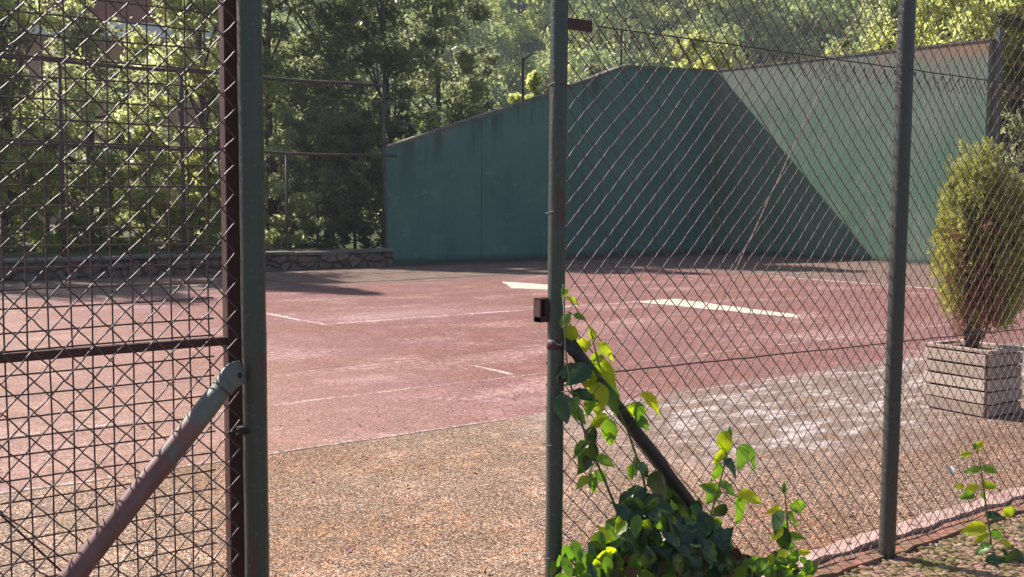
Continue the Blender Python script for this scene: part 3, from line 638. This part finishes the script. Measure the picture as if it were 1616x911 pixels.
# wooded hillside: one mass
def hillside():
    rs = np.random.RandomState(99); Vs = []; Fs = []; b = 0; n = 0
    protos = []
    for k in range(6):
        cs = []; hh = rs.uniform(.85, 1.25)
        for _ in range(26):
            t = rs.uniform(0, 1); a = rs.uniform(0, 2 * PI); q = 2.7 * math.sqrt(max(0, 1 - (t * .98) ** 2.2)) * rs.uniform(.55, 1); cs.append((q * math.cos(a), q * math.sin(a), 1.2 + 5.2 * t * hh))
        cs = np.array(cs); V, F = leaves(cs, rs.uniform(.6, 1.2, 26), 85, .20, rs, outw=3.); protos.append((V, F))
    pts = []
    for az in np.arange(-31, 31.5, 1.8):
        d = 88.
        while d < 168:
            a = TH + math.radians(az + rs.uniform(-.8, .8)); dd = d + rs.uniform(-1.6, 1.6)
            x, y = dd * math.cos(a), dd * math.sin(a); pts.append((x, y, rs.uniform(.75, 1.6))); d += rs.uniform(4.4, 7.2)
    for x, y, s in pts:
        V, F = protos[rs.randint(6)]; a = rs.uniform(0, 2 * PI); ca, sa = math.cos(a), math.sin(a)
        W = V * np.array([s, s, s * rs.uniform(.85, 1.25)]); W = np.stack([W[:, 0] * ca - W[:, 1] * sa + x, W[:, 0] * sa + W[:, 1] * ca + y, W[:, 2] + hillh(x, y) - 1.2], 1)
        Vs.append(W); Fs.append(F + b); b += len(W)
    n = NT('hill_foliage')
    o = fast('hillside_wood', np.vstack(Vs), np.vstack(Fs), LM['wood']); tag(o, 'dense sunlit wood covering the hillside beyond the walls', 'wood', kind='stuff')
hillside()

# ------------------------------------------------------------------ orange house behind the left trees
hx, hy = AT(185, 58)
h = thing('house', 'orange house with a white balcony band glimpsed through the left trees', 'house', (hx, hy, 0))
def hb(name, u0, u1, v0, v1, z0, z1, mat, parent=h, bevel=0):
    m = MB()
    for (a, c) in ((u0, u1),): m.box((hx + a, hy + v0, z0), (hx + c, hy + v1, z1), -math.radians(30), (hx, hy))
    return m.build(name, mat, parent, bevel=bevel)
hb('wall', -4.8, 4.8, 0, 8, 0, 9.5, MT['house_wall']); hb('balcony', -5.0, 5.0, -1.3, -.02, 9.45, 10.15, MT['house_white'])
hb('upper_wall', -4.7, 4.7, .1, 8, 9.5, 12.0, MT['house_red']); 
for i, u in enumerate((-3.2, -.4, 2.4)):
    for z in (3.5, 6.6):
        wn = hb('window', u, u + 1.3, -.05, -.005, z, z + 1.5, MT['house_white']); hb('pane', u + .12, u + 1.18, -.08, -.052, z + .12, z + 1.38, MT['window_dark'], wn)
m = MB(); cs_ = [(-5.4, -1.2), (5.4, -1.2), (5.4, 8.6), (-5.4, 8.6)]; ca, sa = math.cos(-math.radians(30)), math.sin(-math.radians(30))
m.v = [(hx + u * ca - v * sa, hy + u * sa + v * ca, 12.0) for u, v in cs_] + [(hx + u * ca - v * sa, hy + u * sa + v * ca, 14.2) for u, v in ((-3, 3.7), (3, 3.7))]
m.f = [(0, 1, 5, 4), (1, 2, 5), (2, 3, 4, 5), (3, 0, 4), (3, 2, 1, 0)]; m.build('roof', MT['roof_tile'], h)

# ------------------------------------------------------------------ planter and conifer
def woodm():
    n = NT('planter_wood'); r_ = n.g.outputs['Random Per Island']; f = n.noise(9, 5, n.map((.6, .6, 14)))
    c = n.ramp(n.m_('ADD', n.m_('MULTIPLY', f, .6), n.m_('MULTIPLY', r_, .4)), [(.2, (.22, .15, .12)), (.5, (.42, .32, .26)), (.8, (.60, .49, .41))])
    n.bump(f, .5, .004); return n.done(c, .8, 0, .25)
WOOD = woodm()
pc = G(1555, 660); PS = .50; PX_ = .37; PH = .435
px0, py0 = pc[0], pc[1]                  # near corner
pl = thing('planter_box', 'weathered wooden slatted planter box standing on the court', 'planter', (px0, py0, 0))
def panel(side):
    m = MB(); n = 5; sh = PH / n
    for i in range(n):
        z0 = .012 + i * sh; z1 = z0 + sh - .013; j = rnd.uniform(-.008, .008); dd = rnd.uniform(0, .009); L0 = .02
        if side == 'f' : lo, hi = (px0 - .016 - dd, py0 + j + .0, z0), (px0 + .004, py0 + PS - j - (.0 if i else .03), z1)
        if side == 'r' : lo, hi = (px0 + .006, py0 - .016 - dd, z0), (px0 + PX_ - j, py0 + .004, z1)
        if side == 'b' : lo, hi = (px0 + PX_ - .004, py0 + .01, z0), (px0 + PX_ + .016, py0 + PS - .01, z1)
        if side == 'l' : lo, hi = (px0 + .006, py0 + PS - .004, z0), (px0 + PX_ - .01, py0 + PS + .016, z1)
        m.box(lo, hi)
    m.v = [(x + rnd.uniform(-.002, .002), y + rnd.uniform(-.002, .002), z + rnd.uniform(-.0045, .0045)) for x, y, z in m.v]
    return m.build('side_panel', WOOD, pl, bevel=.003)
for s_ in 'frbl': panel(s_)
pl.rotation_euler.z = math.radians(-6)
for cx_, cy_ in ((px0 + .006, py0 + .006), (px0 + PX_ - .046, py0 + .006), (px0 + .006, py0 + PS - .046), (px0 + PX_ - .046, py0 + PS - .046)):
    m = MB(); m.box((cx_, cy_, 0), (cx_ + .04, cy_ + .04, PH - .005)); m.build('corner_post', WOOD, pl)
m = MB()
m.box((px0 - .022, py0 - .02, PH + .014), (px0 + .03, py0 + PS + .02, PH + .034)); m.box((px0 + PX_ - .03, py0 - .02, PH + .014), (px0 + PX_ + .022, py0 + PS + .02, PH + .034))
m.box((px0 + .033, py0 - .022, PH + .013), (px0 + PX_ - .033, py0 + .03, PH + .033)); m.box((px0 + .033, py0 + PS - .03, PH + .013), (px0 + PX_ - .033, py0 + PS + .022, PH + .033))
m.build('rim', WOOD, pl, bevel=.003)
m = MB(); m.box((px0 + .006, py0 + .006, .05), (px0 + PX_ - .006, py0 + PS - .006, PH - .05)); m.build('soil', MT['soil'], pl)
LM['thuja'] = leafmat('conifer_sprays', [(.16, .19, .04), (.30, .32, .07), (.42, .42, .13), (.20, .23, .06)], (.66, .66, .18), .4, .6)
LM['dry'] = leafmat('dry_sprays', [(.28, .12, .08), (.40, .20, .13), (.20, .09, .06)], (.5, .25, .16), .3, .7)
cn = thing('conifer_shrub', 'yellow green upright conifer with brown dry lower foliage in the wooden planter', 'shrub', (px0 + PX_ / 2, py0 + PS / 2, PH - .05))
def conifer():
    rs = np.random.RandomState(12); cx, cy = px0 + PX_ / 2, py0 + PS / 2 - .03
    base = np.array([cx, cy, PH - .06])
    cams = _R0
    # lobes: centre (right offset, forward offset, z), radii
    lob = [((-.01, 0, 1.22), (.25, .23, .50)), ((-.0, .0, 1.54), (.19, .17, .34)), ((-.14, .0, 1.14), (.13, .16, .38)), ((.18, -.02, 1.10), (.20, .2, .50)), ((.26, .06, 1.28), (.14, .16, .36)), ((.02, 0, .80), (.20, .19, .26))]
    vols = np.array([a[1][0] * a[1][1] * a[1][2] for a in lob]); vols /= vols.sum()
    def mk(ntuft, cond, L, Wd, seed):
        rs = np.random.RandomState(seed); V = []; F = []; b = 0; cnt = 0
        while cnt < ntuft:
            l = lob[rs.choice(len(lob), p=vols)]; d = rs.normal(size=3); d /= np.linalg.norm(d); q = rs.uniform(.15, 1.) ** .5 * (1 + .10 * math.sin(d[0] * 9 + d[2] * 7)) * (rs.uniform(1, 1.14) if rs.rand() < .12 else 1)
            o = d * q * np.array(l[1]); c = np.array([cx, cy, 0]) + _R0 * (l[0][0] + o[0]) + _F0 * (l[0][1] + o[1]) + _Z * (l[0][2] + o[2])
            if c[2] < PH + .12 or not cond(c, q, rs): continue
            cnt += 1
            out = (c - np.array([cx, cy, c[2]])); out /= np.linalg.norm(out) + 1e-6; ax = out * rs.uniform(.25, .7) + np.array([0, 0, 1.]); ax /= np.linalg.norm(ax); tl = rs.uniform(.05, .11)
            for _ in range(rs.randint(14, 26)):
                t = rs.uniform(-1, 1); p = c + ax * t * tl + rs.normal(0, .019 * (1.1 - .5 * t), 3)
                up = ax + rs.normal(0, .38, 3); up /= np.linalg.norm(up)
                sd2 = np.cross(up, rs.normal(size=3)); sd2 /= np.linalg.norm(sd2); ln = L * rs.uniform(.6, 1.3)
                for a in (-.7, 0, .7):
                    dv = up * math.cos(a) + sd2 * math.sin(a); pv = sd2 * math.cos(a) - up * math.sin(a); l2 = ln * (1 - .3 * abs(a))
                    V += [p, p + dv * l2 * .5 + pv * Wd, p + dv * l2, p + dv * l2 * .5 - pv * Wd]; F.append((b, b + 1, b + 2, b + 3)); b += 4
        return np.array(V), np.array(F)
    def dryw(p):
        r_ = (p - np.array([cx, cy, 0])) @ _R0; return math.exp(-((r_ + .03) / .13) ** 2) * (1 - min(1, max(0, (p[2] - .88) / .5)))
    V, F = mk(1150, lambda p, q, rs: rs.rand() > dryw(p) * .92, .042, .0045, 1); fast('crown', V, F, LM['thuja'], cn)
    V, F = mk(230, lambda p, q, rs: rs.rand() < dryw(p), .042, .0042, 2); o = fast('dry_foliage', V, F, LM['dry'], cn); o['label'] = 'brown dried lower foliage'
    m = MB(); rs = np.random.RandomState(3)
    for i in range(16):
        a = rs.uniform(0, 2 * PI); s0 = base + (.03 * math.cos(a), .03 * math.sin(a), 0); rr_ = rs.uniform(.08, .26); t = np.array([cx + rr_ * math.cos(a), cy + rr_ * math.sin(a), rs.uniform(.9, 1.5)])
        m.tube([s0, s0 * .6 + t * .4 + (0, 0, -.05), t], [.008, .005, .0015], 5)
    m.tube([base, (cx, cy, 1.0), (cx - .01, cy, 1.6)], [.022, .015, .003], 7); m.build('trunk', BARK, cn, True)
conifer()

# ------------------------------------------------------------------ roses at the foot of the fence
def rosem(name, cols, trans, rough, tint=(1, 1, .25)):
    n = NT(name); r_ = n.g.outputs['Random Per Island']; c = n.ramp(r_, [(i / (len(cols) - 1), c) for i, c in enumerate(cols)])
    c = n.mix(n.m_('MULTIPLY', n.noise(60, 3), .35), c, n.mix(1, c, (.55, .6, .5), 'MULTIPLY'))
    n.bump(n.noise(150, 2), .3, .002); n.done(c, rough, 0, .55)
    tr = n.t.nodes.new('ShaderNodeBsdfTranslucent'); n.set(tr.inputs[0], n.mix(1, c, (tint[0] * 2.2, tint[1] * 2.2, tint[2] * 2.2), 'MULTIPLY'))
    mx = n.t.nodes.new('ShaderNodeMixShader'); mx.inputs[0].default_value = trans
    n.t.links.new(n.b.outputs[0], mx.inputs[1]); n.t.links.new(tr.outputs[0], mx.inputs[2]); n.t.links.new(mx.outputs[0], n.out.inputs[0]); return n.m
RM = {'y': rosem('young_rose_leaf', [(.26, .34, .03), (.36, .42, .035), (.20, .30, .03)], .6, .4),
      'g': rosem('green_rose_leaf', [(.09, .19, .03), (.14, .25, .035), (.07, .15, .03)], .45, .33),
      'd': rosem('dark_rose_leaf', [(.028, .06, .022), (.045, .085, .025), (.035, .075, .035)], .15, .25)}
RM['r'] = rosem('dry_rose_leaf', [(.10, .035, .03), (.16, .07, .04), (.07, .03, .03)], .2, .5, (1, .6, .5))
STEM = rosem('rose_stem', [(.10, .15, .04), (.13, .10, .05)], .0, .5)
class Leaf(MB):
    def leaf(s, c, tip, nrm, L, wd=.40, fold=.25, curl=.25):
        c = np.array(c, float); t = np.array(tip, float); t /= np.linalg.norm(t); n = np.array(nrm, float); n -= t * (n @ t); n /= np.linalg.norm(n) + 1e-9; u = np.cross(t, n)
        T_ = [-.5, -.42, -.33, -.23, -.12, 0, .12, .23, .33, .42, .5]; Wd = [0, .50, .78, .97, 1., .95, .82, .63, .40, .18, 0]; K = len(T_) - 1; b = len(s.v); mid = []; lf = []; rt = []
        for k, (a, w_) in enumerate(zip(T_, Wd)):
            dz = -curl * L * (a + .5) ** 2 * .6; p = c + t * a * L + n * dz; mid.append(len(s.v)); s.v.append(tuple(p))
            if 0 < k < K:
                w2 = w_ * wd * L * (.97 if k % 2 else .93); rg = .016 * L * (1 if k % 2 else -1); fw = t * L * (.012 if k % 2 else 0)
                wv = .03 * L * math.sin(k * 1.3 + b)
                lf.append(len(s.v)); s.v.append(tuple(p - u * w2 + fw + n * (fold * w2 + rg + wv))); rt.append(len(s.v)); s.v.append(tuple(p + u * w2 + fw + n * (fold * w2 + rg - wv)))
        for side, q in ((0, lf), (1, rt)):
            seq = [mid[0]] + q + [mid[K]]
            for k in range(K):
                f = [mid[k], mid[k + 1], seq[k + 1], seq[k]]; f = [v for i, v in enumerate(f) if v not in f[:i]]
                s.f.append(tuple(f if side == 0 else f[::-1]))
def imgleaf(lm, px, py, Lpx, ang, y, rs):
    c = PY(px, py, y + rs.uniform(-.03, .03)); depth = (c - CAM) @ CF; L = Lpx * depth / FPX; a = math.radians(ang)
    tip = CR * math.cos(a) + CU * math.sin(a) + CF * rs.uniform(-.45, .25)
    nrm = -CF * rs.uniform(.5, 1.) + _Z * rs.uniform(.1, .9) + CR * rs.uniform(-.6, .6)
    lm.leaf(c, tip, nrm, L, rs.uniform(.25, .34), rs.uniform(.15, .6), rs.uniform(.1, 1.0)); return c
def rose(label, y, stems, lst, mass, seed, buds=(), ground=None):
    rs = random.Random(seed); g0 = PY(stems[0][0][0], stems[0][0][1], y)
    root = thing('rose_bush', label, 'rose', (g0[0], y, 0), 'rose bushes along the foot of the fence')
    m = MB(); S3 = []
    for st_ in stems:
        P = [PY(a, b, y + rs.uniform(-.006, .006)) for a, b in st_]
        if P[0][2] > 0: P = [np.array([P[0][0] + rs.uniform(-.02, .02), y, -.02])] + P
        S3.append(P); k = len(P); m.tube(P, [.006 * (1 - .65 * i / (k - 1)) for i in range(k)], 7)
    lm = {c: Leaf() for c in 'ygdr'}
    for px, py, L, ang, c in lst:
        q = imgleaf(lm[c], px, py, L, ang, y, rs)
        a = math.radians(ang); back = q - (CR * math.cos(a) + CU * math.sin(a)) * L * .5 * 3.6 / FPX    # petiole to nearest stem point
        best = None
        for P in S3:
            for p0, p1 in zip(P[:-1], P[1:]):
                for t in (0, .25, .5, .75, 1):
                    s_ = p0 + (p1 - p0) * t; dd = np.linalg.norm(s_ - back)
                    if best is None or dd < best[0]: best = (dd, s_)
        if best and best[0] < .16: m.tube([best[1], (best[1] + back) / 2 + (0, 0, .004), back], .0014, 5)
    for (cx, cy, rx, ry, n, cols, Ls) in mass:
        for _ in range(n):
            a = rs.uniform(0, 2 * PI); q = math.sqrt(rs.uniform(0, 1)); imgleaf(lm[rs.choice(cols)], cx + rx * q * math.cos(a), cy + ry * q * math.sin(a), rs.uniform(*Ls), rs.choice([rs.uniform(-160, -20), rs.uniform(0, 360)]), y + rs.uniform(-.16, .03), rs)
    m.build('stem', STEM, root, True)
    for c, nm, lb in (('y', 'leaves', 'young yellow green leaves'), ('g', 'leaves', 'green leaves'), ('d', 'leaves', 'dark glossy old leaves'), ('r', 'leaves', 'dry reddish brown leaves')):
        if lm[c].v: o = lm[c].build(nm, RM[c], root, True); o['label'] = lb
    for px, py, L in buds:
        c = PY(px, py, y); d = 3.7 * L / FPX; m = MB(); m.tube([c - (0, 0, d / 2), c - (0, 0, d * .25), c, c + (0, 0, d * .3), c + (0, 0, d * .6)], [.002, d * .2, d * .22, d * .11, .0008], 8); m.build('bud', RM['g'], root, True)
rose('large climbing rose bush with lime young shoots covering the brace foot beside the centre post', 2.56,
 [[(1050, 990), (985, 835), (955, 760), (925, 690), (903, 620), (893, 560), (889, 470)], [(1060, 990), (1033, 840), (1014, 750), (990, 678), (965, 625), (945, 575), (932, 522)],
  [(1085, 990), (1110, 850), (1128, 790), (1143, 735), (1151, 690)], [(1050, 990), (1062, 840), (1045, 780)], [(1070, 990), (1090, 870), (1070, 810)], [(1000, 990), (930, 905), (890, 880)], [(1080, 990), (1150, 905)]],
 [(893, 463, 22, 60, 'y'), (905, 474, 20, -10, 'y'), (893, 505, 30, 60, 'g'), (903, 528, 34, -60, 'y'), (915, 500, 22, -20, 'g'), (918, 547, 34, 215, 'y'), (942, 578, 52, -95, 'y'), (930, 600, 42, -80, 'y'), (962, 590, 50, -70, 'y'), (957, 552, 36, -40, 'y'), (934, 525, 26, 95, 'y'),
  (913, 592, 52, 215, 'd'), (897, 585, 42, 200, 'd'), (922, 622, 44, 0, 'd'), (944, 630, 56, -95, 'y'), (968, 628, 56, -60, 'g'), (930, 640, 40, -110, 'g'), (1028, 634, 46, -35, 'y'), (1008, 655, 46, -80, 'g'), (995, 650, 34, -120, 'y'), (1015, 668, 30, -50, 'g'),
  (890, 645, 50, -80, 'd'), (905, 640, 34, 240, 'g'), (914, 655, 36, -40, 'g'), (930, 693, 46, -110, 'd'), (962, 683, 48, -85, 'g'), (946, 664, 36, 200, 'y'), (926, 720, 54, 240, 'd'), (915, 710, 40, 220, 'g'), (955, 727, 36, -25, 'g'), (922, 735, 36, 240, 'd'), (919, 761, 28, 220, 'y'), (937, 763, 34, -60, 'g'), (950, 752, 30, -30, 'g'),
  (1006, 735, 34, -70, 'd'), (1018, 742, 34, -40, 'd'), (996, 745, 28, 250, 'g'), (1143, 700, 42, -95, 'y'), (1135, 722, 30, 230, 'y'), (1170, 722, 44, -100, 'g'), (1186, 719, 46, -55, 'g'), (1154, 735, 34, -35, 'd'), (1133, 745, 32, -100, 'g'), (1124, 780, 38, 240, 'g'), (1150, 772, 40, -35, 'g'), (1184, 786, 42, -5, 'y'), (1167, 806, 50, -85, 'g'), (1135, 808, 34, 230, 'd'), (1120, 770, 30, 170, 'g'),
  (1036, 772, 66, -100, 'd'), (1052, 778, 60, -70, 'd'), (1000, 782, 48, 200, 'd'), (985, 790, 40, 220, 'd'), (965, 838, 46, 250, 'g'), (945, 850, 40, 200, 'y'), (1022, 800, 46, -100, 'd'), (1160, 893, 50, 215, 'd'), (1145, 880, 44, -20, 'g')],
 [(1052, 900, 110, 42, 130, 'dddddddg', (16, 50)), (1085, 840, 30, 36, 36, 'ddddg', (20, 54)), (1060, 900, 120, 40, 90, 'r', (14, 34)), (1000, 880, 60, 34, 40, 'gdd', (20, 44)), (1118, 850, 26, 34, 30, 'dddg', (18, 44)), (1140, 885, 40, 22, 26, 'ddg', (20, 44)), (985, 860, 45, 40, 50, 'dggy', (26, 46)), (1035, 830, 62, 40, 55, 'dddg', (28, 50)), (915, 895, 45, 26, 30, 'ggdg', (24, 40)), (1190, 905, 60, 22, 40, 'dgdg', (18, 38))], 31, [(1151, 684, 24), (889, 458, 14)])
rose('slender rose shoot with one bud left of the right post foot', 2.57, [[(1235, 960), (1240, 890), (1244, 850), (1241, 805), (1238, 775)]],
 [(1224, 807, 30, 170, 'y'), (1262, 799, 34, 5, 'g'), (1227, 824, 42, -110, 'd'), (1252, 818, 32, -35, 'g'), (1237, 853, 44, -95, 'd'), (1256, 848, 30, 0, 'g'), (1226, 843, 30, 230, 'y'), (1234, 833, 30, -110, 'g'), (1246, 862, 26, -40, 'g'), (1270, 872, 24, 20, 'y'), (1228, 875, 26, 200, 'g')],
 [(1240, 900, 40, 26, 34, 'dggy', (16, 30))], 32, [(1237, 770, 22)])
rose('tall thin rose shoot with yellow tipped leaves in the lower right corner', 2.40, [[(1575, 960), (1571, 911), (1563, 850), (1556, 800), (1549, 745), (1541, 703)]],
 [(x_, y_, l_ * .8, a_, c_) for x_, y_, l_, a_, c_ in [(1545, 703, 26, 50, 'y'), (1524, 717, 26, 190, 'y'), (1535, 741, 32, 190, 'g'), (1562, 741, 34, -10, 'g'), (1514, 767, 22, 180, 'y'), (1534, 770, 32, 190, 'y'), (1562, 766, 34, 5, 'y'), (1525, 783, 38, 185, 'g'), (1554, 786, 28, -40, 'g'), (1569, 814, 36, 5, 'd'), (1593, 807, 36, 15, 'y'), (1538, 835, 48, 195, 'y'), (1549, 848, 32, 220, 'y'), (1573, 844, 34, -20, 'g'), (1551, 866, 38, 200, 'g'), (1590, 858, 38, -20, 'y'), (1524, 893, 34, 210, 'y'), (1552, 893, 40, 190, 'g'), (1580, 897, 50, -60, 'g'), (1600, 882, 44, 20, 'd')]],
 [(1598, 900, 36, 26, 46, 'dddg', (30, 50))], 33, [(1538, 704, 16)])

# ------------------------------------------------------------------ litter on the court
def litter():
    rs = random.Random(77); lm = Leaf()
    for _ in range(620):
        if rs.random() < .55: x, y = rs.uniform(2.3, 7), 2.74 + abs(rs.gauss(0, .45))
        else: x, y = rs.uniform(1, 9), rs.uniform(2.8, 7)
        if 2.6 < y < 2.8: z = .042
        else: z = .006
        a = rs.uniform(0, 2 * PI); L = rs.uniform(.012, .032); lm.leaf((x, y, z + .004), (math.cos(a), math.sin(a), rs.uniform(-.1, .1)), (rs.uniform(-.5, .5), rs.uniform(-.5, .5), 1), L, .4, rs.uniform(.1, .6), .3)
    n = NT('litter'); c = n.ramp(n.g.outputs['Random Per Island'], [(0, (.35, .12, .16)), (.4, (.30, .16, .08)), (.7, (.22, .13, .06)), (.95, (.5, .4, .25))], 'CONSTANT')
    tag(lm.build('fallen_leaves', n.done(c, .7)), 'scattered dry leaves and pink petals on the court by the fence', 'leaf litter', kind='stuff')
litter()
n = NT('white_petal'); wp = n.done((.75, .75, .70), .6)
lm = Leaf(); p = G(1501, 747); lm.leaf(p + (0, 0, .02), (.3, .2, .9), -CF + (0, 0, .4), .05, .42, .5, .5); lm.leaf(p + (.01, .01, .012), (-.6, .4, .3), -CF + (0, 0, .6), .04, .4, .4, .4)
tag(lm.build('paper_scrap', wp, None, True), 'small white crumpled scrap lying on the court near the planter', 'scrap')

# ------------------------------------------------------------------ air
m = MB(); m.box((-1150, -1150, -1.5), (1150, 1150, 95))
n = NT('haze'); n.t.nodes.remove(n.b); pv = n.t.nodes.new('ShaderNodeVolumePrincipled'); pv.inputs['Color'].default_value = (.78, .88, 1, 1)
pv.inputs['Density'].default_value = .0007; pv.inputs['Anisotropy'].default_value = .3
n.t.links.new(pv.outputs[0], n.out.inputs['Volume']); o = tag(m.build('haze', n.m), 'thin pale haze softening the far hillside', 'haze', kind='stuff')
